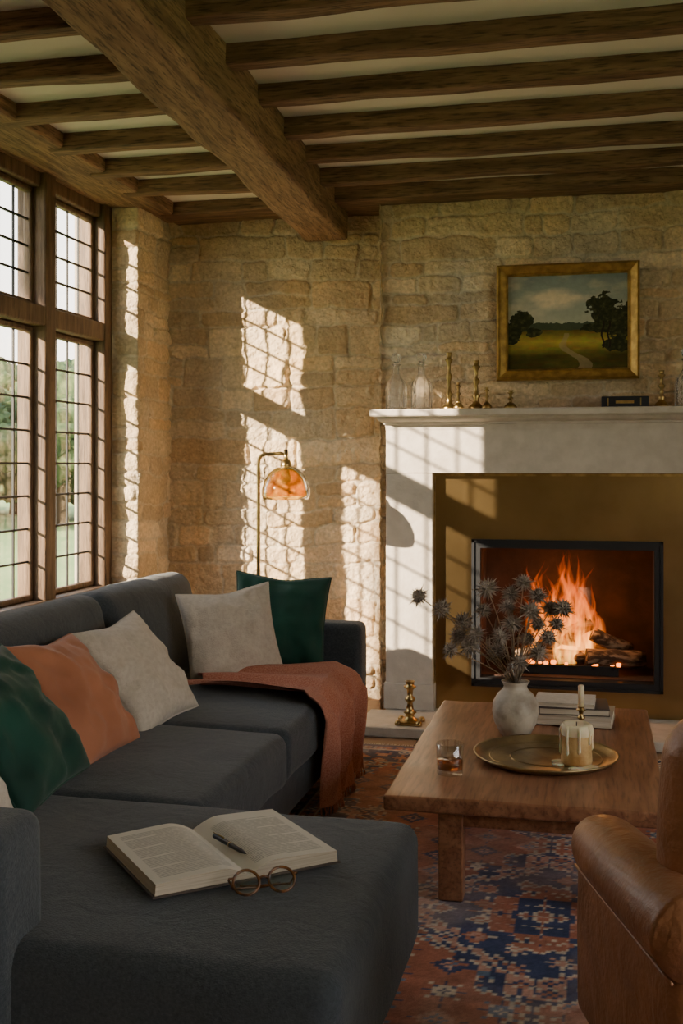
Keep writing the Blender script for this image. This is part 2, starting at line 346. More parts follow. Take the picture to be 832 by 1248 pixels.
# left mullioned window
b=B('window_1')
XF0,XF1=-2.79,-2.68
def post(y0,y1,z0,z1,x0=XF0,x1=XF1): b.add(rbox(x0,x1,y0,y1,z0,z1,r=.012,step=.4),m_oakZ,True)
WZ0,WZ1=.60,2.82
ym=[(5.70,5.80),(5.02,5.13),(4.31,4.42),(3.46,3.60)]
for y0,y1 in ym: post(y0,y1,WZ0,WZ1,XF0-.02,XF1+.03)
post(3.46,5.8,WZ0-.02,WZ0+.08,XF0,XF1+.04); post(3.46,5.8,WZ1-.09,WZ1); post(3.46,5.8,2.04,2.14,XF0-.01,XF1+.025)
for k in range(3):
    a1=ym[k][0]; a0=ym[k+1][1]
    for (z0,z1,nr) in ((WZ0+.08,2.04,8),(2.14,WZ1-.09,4)):
        fw=.03
        post(a0,a0+fw,z0,z1,-2.76,-2.715); post(a1-fw,a1,z0,z1,-2.76,-2.715)
        post(a0,a1,z0,z0+fw,-2.76,-2.715); post(a0,a1,z1-fw,z1,-2.76,-2.715)
        for i in range(1,4):
            y=a0+fw+(a1-a0-2*fw)*i/4; b.add(box(-2.741,-2.731,y-.005,y+.005,z0,z1),m_lead,False)
        for i in range(1,nr):
            z=z0+fw+(z1-z0-2*fw)*i/nr; b.add(box(-2.741,-2.731,a0,a1,z-.005,z+.005),m_lead,False)
        b.add(box(-2.737,-2.735,a0+.01,a1-.01,z0+.01,z1-.01),m_glass,False)
        if z0<1: b.add(tube([(-2.70,a0+.05,1.2),(-2.685,a0+.05,1.24),(-2.70,a0+.05,1.32)],.006),m_iron)
b.done()
simple('trim_window_sill',[rbox(-2.68,-2.44,3.44,5.80,.56,.60,r=.01,step=.5)],m_oakY,True)
simple('ceiling_wall_plate_beam',[rbox(-2.80,-2.36,-1.6,6.24,2.80,2.96,r=.02,step=.2,amp=.012,freq=2)],m_oakY,True)
ob=simple('ceiling_main_beam',[rbox(-.125,.125,-4.0,3.7,2.64,2.95,r=.022,step=.06,amp=.022,freq=2.6)],m_oakY,True)
off=ob.location.copy(); rot=Matrix.Rotation(R(2.3),4,'Z')
ob.matrix_world=Matrix.Translation((-1.365,2.52,0))@rot@Matrix.Translation(off)
b=B('ceiling_joists')
for i,y in enumerate((-.9,-.47,-.04,.39,.82,1.25,1.68,2.11,2.54,2.97,3.4,3.83,4.26,4.69,5.12,5.53)):
    z=2.79
    b.add(rbox(-1.4,2.6,y-.045,y+.045,z,2.92,r=.012,step=.12,amp=.012,freq=2.5,seed=i),m_oakX)
    b.add(rbox(-2.45,-1.35,y-.045,y+.045,z,2.92,r=.012,step=.12,amp=.012,freq=2.5,seed=i+40),m_oakX)
b.add(rbox(-1.4,2.6,5.86,6.04,2.78,2.92,r=.015,step=.12,amp=.012,freq=2.5,seed=90),m_oakX)
b.add(rbox(-2.45,-1.1,6.0,6.3,2.79,2.92,r=.015,step=.12,amp=.012,freq=2.5,seed=95),m_oakX)
b.done()

# ------------------------------------------------------------------ fireplace
YB=5.99
b=B('fireplace_mantel')
b.add(rbox(-1.09,-.84,5.82,YB,.05,1.306,r=.004,step=.6),m_lime); b.add(rbox(.54,.79,5.82,YB,.05,1.306,r=.004,step=.6),m_lime)
b.add(rbox(-1.09,.79,5.82,YB,1.308,1.54,r=.004,step=.6),m_lime)
prof=[(5.82,1.535),(5.815,1.565),(5.800,1.568),(5.800,1.578)]+[(5.80-.05*math.sin(a),1.578+.028*(1-math.cos(a))) for a in [R(15*k) for k in range(1,7)]]+[(5.705,1.606),(5.700,1.612),(5.700,1.636),(5.705,1.643)]
V=[];F=[];
for (y,z) in prof:
    e_=5.82-y; V+=[(-1.09-e_*.55,YB,z),(-1.09-e_*.55,y,z),(.79+e_*.55,y,z),(.79+e_*.55,YB,z)]
for i in range(len(prof)-1):
    for k in range(3): F.append((4*i+k,4*i+k+1,4*i+5+k,4*i+4+k))
F.append((0,3,2,1)); q=4*(len(prof)-1); F.append((q,q+1,q+2,q+3))
b.add((V,F),m_lime,False)
b.add(rbox(-1.10,-.83,5.81,YB,.05,.19,r=.006,step=.6),m_lime); b.add(rbox(.53,.80,5.81,YB,.05,.19,r=.006,step=.6),m_lime)
fx0,fx1,fz0,fz1=-.637,.338,.185,.959
ob_=[(-.845,.05),(.545,.05),(.545,1.31),(-.845,1.31)]; ib_=[(fx0+.01,fz0+.01),(fx1-.01,fz0+.01),(fx1-.01,fz1-.01),(fx0+.01,fz1-.01)]
V=[(x,5.885,z) for x,z in ob_]+[(x,5.885,z) for x,z in ib_]+[(x,5.90,z) for x,z in ob_]+[(x,5.90,z) for x,z in ib_]
F=[(i,(i+1)%4,4+(i+1)%4,4+i) for i in range(4)]+[(8+i,12+i,12+(i+1)%4,8+(i+1)%4) for i in range(4)]
b.add((V,F),m_brassp,False)
for q in (box(-.845,-.832,5.872,5.886,.05,1.306),box(.532,.545,5.872,5.886,.05,1.306),box(-.832,.532,5.872,5.886,1.293,1.306)): b.add(q,m_brass,False)
fw=.045
for q in (box(fx0,fx0+fw,5.86,5.93,fz0,fz1),box(fx1-fw,fx1,5.86,5.93,fz0,fz1),box(fx0+fw,fx1-fw,5.86,5.93,fz0,fz0+fw),box(fx0+fw,fx1-fw,5.86,5.93,fz1-fw,fz1)):
    b.add(q,m_iron,False)
for q in (box(fx0,fx0+.015,5.852,5.86,fz0,fz1),box(fx1-.015,fx1,5.852,5.86,fz0,fz1),box(fx0,fx1,5.852,5.86,fz0,fz0+.015),box(fx0,fx1,5.852,5.86,fz1-.015,fz1)):
    b.add(q,m_iron,False)
b.done()
simple('fireplace_hearth',[rbox(-1.17,.87,5.40,5.80,0,.05,r=.008,step=.6),box(-1.09,.79,5.80,6.0,0,.049)],m_lime,False)
b=B('firebox')
for q in (box(fx0-.02,fx0+.03,5.93,6.40,fz0-.02,fz1+.02),box(fx1-.03,fx1+.02,5.93,6.40,fz0-.02,fz1+.02),box(fx0,fx1,6.36,6.42,fz0-.02,fz1+.02),
          box(fx0,fx1,5.93,6.40,fz0-.02,fz0+.05),box(fx0,fx1,5.93,6.40,fz1-.03,fz1+.03)):
    b.add(q,m_firebrick,False)
b.done()
b=B('fire_log_pile')
def log(p,q,r,seed):
    p=Vector(p);q=Vector(q); pts=[p.lerp(q,i/8)+mn.noise_vector(Vector((i*.7,seed,0)))*.008 for i in range(9)]
    b.add(tube(pts,[r*(1+.15*mn.noise(Vector((i,seed*3,1)))) for i in range(9)],n=12),m_log)
zf=.237
for i in range(6): b.add(box(-.42+.1*i,-.405+.1*i,6.0,6.26,zf+.03,zf+.045),m_iron,False)
b.add(box(-.46,.12,6.0,6.015,zf,zf+.05),m_iron,False); b.add(box(-.46,.12,6.24,6.255,zf,zf+.05),m_iron,False)
log((-.44,6.06,zf+.09),(-.02,6.09,zf+.08),.038,1); log((-.05,6.04,zf+.085),(.25,6.12,zf+.08),.048,2)
log((-.36,6.22,zf+.09),(.18,6.2,zf+.09),.04,3); log((-.30,6.10,zf+.12),(-.02,6.16,zf+.26),.038,4)
log((-.02,6.08,zf+.21),(.18,6.14,zf+.12),.038,5); log((-.42,6.16,zf+.15),(-.1,6.1,zf+.17),.03,6)
for i in range(46):
    x=random.uniform(-.42,.2); y=random.uniform(6.02,6.24); s=random.uniform(.008,.018)
    b.add(rbox(x-s,x+s,y-s,y+s,zf+.046,zf+.046+s*1.6,r=s*.5,step=1),m_ember)
b.done()
b=B('fire_flames')
rr=random.Random(5)
def tongue(x,y,z,w,h,seed,ang):
    nu,nv=7,16; V=[];C=[]
    for j in range(nv):
        t=j/(nv-1); ww=w*(math.sin(math.pi*min(1,(t*.85+.15))**.8))**.9*(1-t*.35)
        sway=.045*math.sin(t*5+seed)*t+.02*math.sin(t*11+seed*2)*t; 
        for i in range(nu):
            s=i/(nu-1)*2-1
            V.append((x+(s*ww+sway)*math.cos(ang),y+(s*ww)*math.sin(ang)+.02*math.cos(s*2+seed)*t,z+t*h))
            heat=max(0,(1-t)**1.1*(1-abs(s)*.5)); al=(1-abs(s)**1.5)*(1-t)**.8*min(1,t*6+.3)*.85
            C.append((heat,al,0))
    F=[(j*nu+i,j*nu+i+1,(j+1)*nu+i+1,(j+1)*nu+i) for i in range(nu-1) for j in range(nv-1)]
    b.add((V,F),m_flame,True,cols=C)
for i in range(42):
    x=rr.gauss(-.17,.12); x=max(-.42,min(.12,x)); cx=1-abs(x+.18)/.4
    h=rr.uniform(.14,.27)+.42*max(0,cx)*rr.uniform(.4,1)
    tongue(x,rr.uniform(6.03,6.26),zf+.05,rr.uniform(.022,.055),h,rr.uniform(0,9),rr.uniform(-.5,.5))
b.done()
def light(name,kind,loc,energy,col,size=.1):
    l=bpy.data.lights.new(name,kind); l.energy=energy; l.color=col
    if kind=='POINT': l.shadow_soft_size=size
    o=bpy.data.objects.new(name,l); o.location=loc; bpy.context.collection.objects.link(o); return o
light('fire_glow','POINT',(-.13,6.0,.62),6.5,(1,.42,.12),.09)

def cstick(name,x,y,z,h,r,sq=False,candle=False):
    b=B(name)
    pr=[(r,0),(r,.012*1),(r*.85,.02),(r*.45,.035),(r*.32,h*.22),(r*.55,h*.27),(r*.3,h*.32),(r*.22,h*.5),(r*.42,h*.56),(r*.42,h*.60),(r*.2,h*.66),(r*.25,h*.8),(r*.5,h*.86),(r*.5,h*.885),(r*.3,h*.9),(r*.36,h*.99),(r*.42,h),(r*.3,h),(r*.28,h*.95),(0,h*.95)]
    if sq: pr=[(a*1.25 if z_>.04 else a,z_) for a,z_ in pr]
    b.add(lathe(pr,x,y,z,24),m_brass)
    if sq:
        b.add(rbox(x-r*1.15,x+r*1.15,y-r*1.15,y+r*1.15,z,z+.02,r=.006,step=1),m_brass)
        for sx in(-1,1):
            for sy in(-1,1): b.add(lathe([(.0,0),(.016,.004),(.018,.014),(.01,.026),(0,.028)],x+sx*r*1.05,y+sy*r*1.05,z,12),m_brass)
    if candle: b.add(lathe([(.0115,0),(.0115,candle-.004),(.008,candle),(0,candle-.002)],x,y,z+h*.95,16),m_wax); b.add(tube([(x,y,z+h*.95+candle-.003),(x+.001,y,z+h*.95+candle+.008)],.001,5),m_cover)
    return b.done()
cstick('candlestick',-.908,5.506,.05,.215,.050,True)
zm=1.643; ymn=5.86
cstick('candlestick',-.757,ymn,zm,.305,.040); cstick('candlestick',-.70,5.80,zm,.14,.028); cstick('candlestick',-.613,ymn,zm,.26,.042)
cstick('candlestick',-.553,5.82,zm,.115,.027); cstick('candlestick',-.433,ymn,zm,.10,.036); cstick('candlestick',.329,ymn,zm,.19,.038)
def decanter(x,y):
    b=B('crystal_decanter')
    b.add(lathe([(.050,0),(.058,.01),(.059,.12),(.052,.15),(.03,.175),(.019,.195),(.017,.235),(.027,.245),(.025,.248),(.013,.246),(.013,.20),(.040,.15),(.045,.11),(.045,.016),(0,.016)],x,y,zm,12),m_crystal,False)
    b.add(lathe([(.012,.235),(.012,.252),(.024,.27),(.028,.285),(.020,.303),(0,.31)],x,y,zm,8),m_crystal,False); b.done()
decanter(-1.04,5.85); decanter(-.905,5.86); decanter(.45,5.86)
b=B('book'); b.add(rbox(.03,.262,5.78,5.93,zm+.004,zm+.012,r=.002,step=1),m_booknavy); b.add(rbox(.03,.262,5.78,5.93,zm+.047,zm+.054,r=.002,step=1),m_booknavy)
b.add(box(.035,.257,5.79,5.925,zm+.01,zm+.048),m_pageedge,False); b.add(rbox(.03,.262,5.775,5.785,zm,zm+.056,r=.004,step=1),m_booknavy); 
for x in (.06,.22): b.add(box(x,x+.006,5.773,5.776,zm+.008,zm+.048),m_brass,False)
b.add(box(.10,.19,5.773,5.776,zm+.02,zm+.034),m_brass,False)
b.done()

# ------------------------------------------------------------------ painting
px0,px1,pz0,pz1=-.514,.225,1.80,2.415
b=B('framed_landscape_painting'); yb=5.985
def frame_ring(ins0,ins1,y0,y1):
    V=[];
    for ins,y in ((ins0,y0),(ins1,y1)):
        V+=[(px0+ins,y,pz0+ins),(px1-ins,y,pz0+ins),(px1-ins,y,pz1-ins),(px0+ins,y,pz1-ins)]
    return V,[(i,(i+1)%4,4+(i+1)%4,4+i) for i in range(4)]
for a in ((0,0,yb,5.945),(0,.012,5.945,5.93),(.012,.022,5.93,5.94),(.022,.045,5.94,5.955),(.045,.052,5.955,5.95),(.052,.062,5.95,5.97)):
    b.add(frame_ring(*a),m_gilt,False)
nx,nz=320,260
X,Z=np.meshgrid(np.linspace(0,1,nx),np.linspace(0,1,nz),indexing='ij')
sky=np.stack([.22+.30*(1-Z),.27+.22*(1-Z),.26+.08*(1-Z)],-1)
cl=np.clip((fbm(X*4,Z*8,101,6)-.47)*4,0,1)*np.clip((Z-.45)*4,0,1)*.6; cl=cl+np.clip(1-((X-.42)/.22)**2-((Z-.74)/.13)**2,0,1)*fbm(X*9,Z*9,105)*1.8; cl=np.clip(cl,0,1)[...,None]
col=sky*(1-cl*.85)+np.array((.72,.60,.43))*cl*.85
hz=.42+.03*fbm(X*6,X*0,110)
g=np.stack([.17+.16*fbm(X*14,Z*36,111),.14+.11*fbm(X*14,Z*36,112),.035+0*X],-1)
g=g*(.25+1.2*np.clip(1-np.abs(Z-.29)/.14,0,1)+.5*np.clip(fbm(X*5,Z*14,117)-.45,0,1))[...,None]
path=(np.abs(X-(.45+.25*(.35-Z)*2+.05*np.sin(Z*20)+.02*fbm(X*20,Z*20,118)))<.045*(1.25-Z*2.2))&(Z<.38)
g[path]=g[path]*.5+np.array((.36,.26,.15))*.5
far=(Z<hz)[...,None]; col=np.where(far,g,col)
dist=((Z>hz-.02)&(Z<hz+.05*fbm(X*24,X*0,115)+.025))[...,None]; col=np.where(dist,np.array((.055,.070,.04)),col)
def tree_m(cx,cz,rx,rz,s): return ((X-cx)/rx)**2+((Z-cz)/rz)**2 < .2+1.7*fbm(X*20,Z*20,s,5)**1.3
for (cx,cz,rx,rz,s) in ((.79,.62,.12,.18,120),(.86,.52,.12,.15,127),(.95,.48,.12,.20,121),(.12,.50,.10,.12,122),(.03,.40,.10,.13,123),(.22,.40,.07,.05,124),(.70,.43,.09,.05,125),(.93,.25,.14,.07,128)):
    mk=tree_m(cx,cz,rx,rz,s); f=fbm(X*40,Z*40,s+9)[mk][:,None]; col[mk]=np.array((.015,.020,.009))+np.array((.13,.11,.035))*f**3.5
for cx in (.79,.84): mk=(np.abs(X-cx-.01*np.sin(Z*30))<.008)&(Z>.22)&(Z<.5); col[mk]=(.02,.014,.009)
col=col*(.6+.4*np.clip(1.1-((X-.5)**2+(Z-.5)**2)*1.9,0,1))[...,None]*1.3
PX=px0+.055+X*(px1-px0-.11); PZ=pz0+.055+Z*(pz1-pz0-.11)
P=np.stack([PX,np.full_like(PX,5.968),PZ],-1).reshape(-1,3)
b.add((P.tolist(),grid_faces(nx,nz).tolist()),m_paint,True,cols=col.reshape(-1,3).tolist())
b.add(box(px0+.02,px1-.02,5.972,5.985,pz0+.02,pz1-.02),m_dark,False)
b.done()

# ------------------------------------------------------------------ rug
W_,L_=2.5,3.75; q=.0068; nx=int(W_/q); ny=int(L_/q)
X,Y=np.meshgrid(np.linspace(-W_/2,W_/2,nx),np.linspace(-L_/2,L_/2,ny),indexing='ij')
k=.0125; xq=np.round(X/k)*k; yq=np.round(Y/k)*k
NAVY=np.array((.042,.068,.16)); BLUE=np.array((.15,.225,.33)); RUST=np.array((.48,.175,.11)); PINK=np.array((.60,.32,.235)); CREAM=np.array((.70,.59,.46)); DK=np.array((.07,.05,.055))
col=np.zeros(X.shape+(3,)); col[:]=RUST
def setc(m,c): col[m]=c
def hsh(a,b_,s): return np.abs(np.sin(a*12.9898+b_*78.233+s)*43758.5453)%1
def motif(cs,s,mask,cols_,th=.42):
    ci=np.floor(xq/cs); cj=np.floor(yq/cs+.5*(ci%2)); lx=xq/cs-ci-.5; ly=yq/cs+.5*(ci%2)-cj-.5
    ax_=np.abs(lx); ay_=np.abs(ly); h=hsh(ci,cj,s)
    d=np.where(h<.5,ax_+ay_,np.maximum(ax_,ay_)*1.3+.25*np.minimum(ax_,ay_)+.08*np.sign(np.abs(ax_-ay_)-.06))
    for n_,c in enumerate(cols_):
        sel=mask&(h>=n_/len(cols_))&(h<(n_+1)/len(cols_)); setc(sel&(d<th),c); setc(sel&(d<th*.62),cols_[(n_+1)%len(cols_)]); setc(sel&(d<th*.3),c)
    cr=(np.abs(lx)<.05)|(np.abs(ly)<.05); setc(mask&cr&(d<th*1.5)&(d>th)&(h>.3),cols_[0])
motif(.15,1.,np.ones_like(X,bool),[NAVY,PINK,BLUE,CREAM],.40)
ax,ay=1.0,1.25
ci=np.round(xq/ax); yy=yq+(ci%2)*ay/2; cj=np.round(yy/ay); lx=np.abs(xq-ci*ax); ly=np.abs(yy-cj*ay)
D=lx/.48+ly/.60+.045*np.sign(np.sin(ly*48))+.03*np.sign(np.sin(lx*80))
alt=(ci+cj)%2==0
for th,c in ((1.06,CREAM),(1.035,NAVY),(.92,CREAM),(.90,PINK)): setc(D<th,c)
motif(.075,12.,(D>=.82)&(D<.90),[NAVY,RUST],.38)
setc((D<.80),CREAM); setc((D<.78),BLUE); setc((D<.78)&alt,NAVY)
motif(.12,4.,(D>=.44)&(D<.76),[CREAM,RUST,PINK],.34)
for th,c in ((.44,CREAM),(.42,RUST),(.33,PINK),(.30,NAVY),(.17,CREAM),(.145,RUST),(.06,CREAM)): setc(D<th,c)
motif(.09,7.,(D>=.93)&(D<1.02),[RUST,BLUE,CREAM],.32)
e=np.minimum(W_/2-np.abs(X),L_/2-np.abs(Y))
setc(e<.36,CREAM); setc(e<.35,RUST); motif(.05,2.,(e<.35)&(e>.30),[NAVY,CREAM],.4)
setc(e<.30,CREAM); setc(e<.29,NAVY); motif(.095,9.,(e<.28)&(e>.10),[RUST,CREAM,BLUE,PINK],.44); setc(e<.09,CREAM); setc(e<.08,RUST); motif(.05,3.,(e<.08)&(e>.03),[NAVY,CREAM],.38); setc(e<.03,NAVY)
wear=fbm(X*3,Y*3,201,5)[...,None]; kn=np.random.RandomState(1).rand(*X.shape)[...,None]
gm=np.array((.44,.32,.26)); wf=np.clip((wear-.40)*1.9,.06,.5)
col=col*(1-wf)+gm*wf; col*= (.86+.28*kn)*(.86+.34*fbm(X*.5,Y*22,205)[...,None])
RX,RY=-.15,3.33
P=np.stack([X+RX,Y+RY,.012+.002*fbm(X*3,Y*3,210)],-1).reshape(-1,3)
rug=np_mesh('persian_rug',P,grid_faces(nx,ny),col.reshape(-1,3),m_rug)
b=B('rug_fringe')
for i in range(240):
    x=RX-W_/2+W_*(i+.5)/240
    for yy_,s in ((RY+L_/2,1),(RY-L_/2,-1)): b.add(tube([(x,yy_,.012),(x+random.uniform(-.004,.004),yy_+s*.03,.006),(x+random.uniform(-.008,.008),yy_+s*.055,.004)],.0022,4),m_cream)
fo=b.done(); fo.parent=rug; fo.matrix_parent_inverse=Matrix.Translation(-rug.location)
po=simple('rug_pad',[box(RX-W_/2+.01,RX+W_/2-.01,RY-L_/2+.01,RY+L_/2-.01,0.0005,.011)],m_cover)
po.parent=rug; po.matrix_parent_inverse=Matrix.Translation(-rug.location)

# ------------------------------------------------------------------ sofa
b=B('sectional_sofa'); S=m_sofa
b.add(rbox(-2.2,-1.07,2.0,5.0,.09,.26,r=.02),S)
b.add(rbox(-1.98,-1.035,2.84,3.70,.235,.425,r=.045,crown=.022,step=.05,amp=.007,freq=5),S)
b.add(rbox(-1.98,-1.035,3.70,4.935,.235,.425,r=.045,crown=.022,step=.05,amp=.007,freq=5,seed=3),S)
b.add(rbox(-2.1,-.445,1.925,2.87,.10,.425,r=.05,crown=.012,step=.04,amp=.006,freq=5,seed=8),S)
b.add(rbox(-2.28,-1.04,4.925,5.085,.09,.625,r=.035,step=.08,amp=.003),S)
b.add(rbox(-2.28,-1.09,1.87,2.07,.09,.655,r=.04,step=.08,amp=.003),S)
b.add(rbox(-2.3,-2.08,1.9,5.08,.09,.70,r=.04,step=.08),S)
for (y0,y1,s) in ((2.07,2.98,1),(2.98,3.97,2),(3.97,4.93,3)):
    V,F=rbox(-.13,.13,y0,y1,-.22,.23,r=.075,puff=(.03,.0,.015),step=.06,amp=.009,freq=5,seed=s)
    b.add((V,F),S,True,Matrix.Translation((-1.93,0,.61))@Matrix.Rotation(R(-12),4,'Y'))
for y0,y1 in ((2.9,3.66),(3.74,4.9)): b.add(tube([(-1.052,y0,.262),(-1.045,(y0+y1)/2,.262),(-1.052,y1,.262)],.004,6),S)
for x,y in ((-1.12,2.95),(-1.10,5.02),(-.52,2.0),(-.52,2.80),(-2.2,5.0),(-2.2,2.0),(-1.3,2.0)):
    b.add(tube([(x,y,.11),(x,y,.014)],[.024,.016],10),m_dark)
b.done()

def pillow(name,bx,by,bz,yaw,lean,roll,size,thick,mat,seed=0,asp=1):
    n=32; V=[];F=[]; a=size/2; idx={}
    for side in (1,-1):
        for i in range(n+1):
            for j in range(n+1):
                u=math.sin((i/n-.5)*math.pi)*.55+(i/n*2-1)*.45; v=math.sin((j/n-.5)*math.pi)*.55+(j/n*2-1)*.45
                edge=i in(0,n) or j in (0,n)
                if edge and side==-1: idx[(side,i,j)]=idx[(1,i,j)]; continue
                x=a*u*(1-.08*(1-v*v)); y=a*asp*v*(1-.08*(1-u*u))
                w=max(0,(1-u*u))*max(0,(1-v*v)); t=thick/2*(w**.42)
                wr=mn.noise(Vector((u*2.2+seed,v*2.2,side)))*.022*min(1,w*3)+mn.noise(Vector((u*5,v*5+seed,side*3)))*.010*min(1,w*4)
                ang=math.atan2(v,u); crease=.009*math.sin(ang*9+seed*2)*(1-w)*min(1,w*6)
                dent=-.015*math.exp(-((v-.75)**2/.06+u*u/.25))*min(1,w*5)
                idx[(side,i,j)]=len(V); V.append((x,y-.012*math.exp(-(u*u)/.2)*max(0,v)**3,side*(t+wr+crease+dent)))
    for side in (1,-1):
        for i in range(n):
            for j in range(n):
                q=[idx[(side,i,j)],idx[(side,i+1,j)],idx[(side,i+1,j+1)],idx[(side,i,j+1)]]
                if side<0: q.reverse()
                F.append(tuple(q))
    nrm=Vector((math.cos(yaw)*math.cos(lean),math.sin(yaw)*math.cos(lean),math.sin(lean)))
    tan=Vector((-math.sin(yaw),math.cos(yaw),0)); up=nrm.cross(tan)
    m=Matrix((( tan.x,up.x,nrm.x,0),(tan.y,up.y,nrm.y,0),(tan.z,up.z,nrm.z,0),(0,0,0,1)))@Matrix.Rotation(roll,4,'Z')
    half=a*asp*(abs(math.cos(roll))+abs(math.sin(roll)))*.95
    c=Vector((bx,by,bz))+up*half
    b=B(name); b.add((V,F),mat,True,Matrix.Translation(c)@m)
    ring=[idx[(1,i,0)] for i in range(n)]+[idx[(1,n,j)] for j in range(n)]+[idx[(1,i,n)] for i in range(n,0,-1)]+[idx[(1,0,j)] for j in range(n,-1,-1)]
    b.add(tube([V[k] for k in ring],.0035,6,cap=False),mat,True,Matrix.Translation(c)@m)
    return b.done()
pz=.425
pillow('throw_pillow',-1.37,4.74,pz+.01,R(-78),R(14),R(-4),.43,.15,m_green,1)
pillow('throw_pillow',-1.48,4.44,pz,R(-60),R(20),R(6),.41,.16,m_cream,2)
pillow('throw_pillow',-1.48,3.72,pz,R(-8),R(37),R(4),.44,.17,m_cream,3)
pillow('throw_pillow',-1.48,3.26,pz,R(2),R(37),R(-4),.45,.17,m_terra,4)
pillow('throw_pillow',-1.46,2.84,pz,R(2),R(37),R(4),.46,.18,m_green,5)
pillow('throw_pillow',-1.46,2.40,pz,R(-5),R(36),R(-4),.42,.16,m_cream,6)

# throw blanket
b=B('throw_blanket')
def throw_pt(s,w):
    La=.60; tot=La+.375; d=s*tot
    fold=.016*math.sin(w*15+1.5*math.sin(s*4))+.008*math.sin(w*31+s*6)
    y0=4.10-.04*s; y1=4.46+.28*min(1,s*1.6)-.10*max(0,s-.6)
    y=y0+(y1-y0)*w+.02*math.sin(s*9+w*3)
    xf=-1.010; r=.05
    if d<La-r: x=-1.61+d+.06*math.sin(w*5)*(1-s); z=.470+.022*math.sin(max(0,min(1,(d)/.6))*math.pi)*.3+fold*.8+.016; 
    else:
        dd=d-(La-r); arc=r*math.pi/2
        if dd<arc: a=dd/r; x=xf-r+r*math.sin(a)+fold*math.sin(a)+.008; z=.43-(r-r*math.cos(a))+.035*(1-math.sin(a)*.6)+fold*.8*math.cos(a)
        else: x=xf+fold*1.5+.016+.012*(dd-arc); z=.43-r-(dd-arc)+.012; y=y+(.02*math.sin(w*9)-.03*(w-.5))*(dd-arc)/.3
    return (x,y,z)
nu,nv=70,60; V=[throw_pt(i/(nu-1),j/(nv-1)) for i in range(nu) for j in range(nv)]
b.add((V,grid_faces(nu,nv).tolist()),m_throw)
V2=[(p[0]-.006 if i//nv>44 else p[0],p[1],p[2]-(.008 if i//nv<=44 else 0)) for i,p in enumerate(V)]
b.add((V2,[tuple(reversed(f)) for f in grid_faces(nu,nv).tolist()]),m_throw)
for j in range(54):
    w=j/53; p=Vector(throw_pt(1,w)); b.add(tube([p,p+Vector((random.uniform(-.003,.006),random.uniform(-.006,.006),-.02)),p+Vector((random.uniform(-.004,.01),random.uniform(-.01,.01),-.042))],[.0032,.003,.0018],5),m_throw)
b.done()

# ------------------------------------------------------------------ floor lamp
b=B('floor_lamp'); lx,ly=-1.67,5.40
b.add(lathe([(.13,0),(.13,.012),(.12,.02),(.02,.028),(.012,.04),(0,.04)],lx,ly,0,32),m_brass)
pts=[(lx,ly,.03),(lx,ly,1.0),(lx,ly,1.36)]+[(lx+.03*(1-math.cos(a)),ly,1.36+.045*math.sin(a)) for a in (R(30),R(60),R(90))]+[(lx+.12,ly,1.41),(lx+.15,ly,1.40)]
b.add(tube(pts,.009,10),m_brass); b.add(tube([(lx+.145,ly,1.43),(lx+.145,ly,1.35)],.011,12),m_brass)
b.add(lathe([(0,.045),(.02,.042),(.028,.02),(.03,0),(0,0)],lx+.145,ly,1.335,16),m_brass)
dome=[(.022,1.345),(.05,1.338),(.082,1.315),(.106,1.278),(.120,1.235),(.122,1.20),(.117,1.178),(.114,1.180),(.118,1.20),(.116,1.235),(.102,1.275),(.079,1.310),(.048,1.333),(.022,1.341)]
V,F=lathe(dome,lx+.145,ly,0,36,cap=False); b.add((V,F),m_lampg)
b.add(lathe([(0,0),(.02,.01),(.026,.03),(.018,.055),(.012,.08),(0,.08)],lx+.145,ly,1.255,16),m_wax)
b.done()

# ------------------------------------------------------------------ coffee table
b=B('coffee_table')
tx0,tx1,ty0,ty1,tz=-.635,.21,3.34,4.75,.34
b.add(rbox(tx0,tx1,ty0,ty1,tz-.048,tz,r=.008,step=.06,amp=.004,freq=6),m_walnut)
for x in (-.47,.03):
    for y in (3.38,4.22): b.add(rbox(x,x+.075,y,y+.075,.015,tz-.04,r=.005,step=1),m_walnut)
    b.add(rbox(x+.015,x+.06,3.42,4.26,tz-.10,tz-.045,r=.004,step=1),m_walnut)
for y in (3.395,4.235): b.add(rbox(-.44,.08,y,y+.045,tz-.10,tz-.045,r=.004,step=1),m_walnut)
b.done()
zt=tz+.004
b=B('brass_tray'); X0,Y0=-.166,3.87
b.add(lathe([(0,.004),(.10,.004),(.20,.004),(.215,.007),(.235,.018),(.243,.022),(.247,.020),(.24,.012),(.22,0),(0,0)],X0,Y0,zt,64),m_tray)
for r_ in (.19,.12): b.add(lathe([(r_-.003,.003),(r_,.0062),(r_+.003,.003)],X0,Y0,zt,64,cap=False),m_tray)
b.done()
b=B('ceramic_vase'); vx,vy=-.29,4.165
b.add(lathe([(.045,0),(.055,.006),(.078,.05),(.086,.09),(.083,.125),(.066,.155),(.047,.172),(.042,.185),(.050,.198),(.053,.203),(.046,.203),(.036,.186),(.04,.17),(.06,.15),(.06,.05),(0,.02)],vx,vy,zt,40),m_vase)
b.done()
hv=[];hf=[]
V,F=lathe([(0,-.016),(.010,-.012),(.0145,0),(.013,.010),(.008,.018),(0,.021)],0,0,0,10); hv+=V;hf+=F
rr=random.Random(3)
def spike(d,base,l,w):
    d=Vector(d).normalized(); s=d.cross(Vector((.3,.5,.8))).normalized(); t=d.cross(s); o=len(hv); p=d*base
    for a in (0,2.09,4.19): hv.append(tuple(p+(s*math.cos(a)+t*math.sin(a))*w))
    hv.append(tuple(p+d*l)); hf.extend([(o,o+1,o+3),(o+1,o+2,o+3),(o+2,o,o+3)])
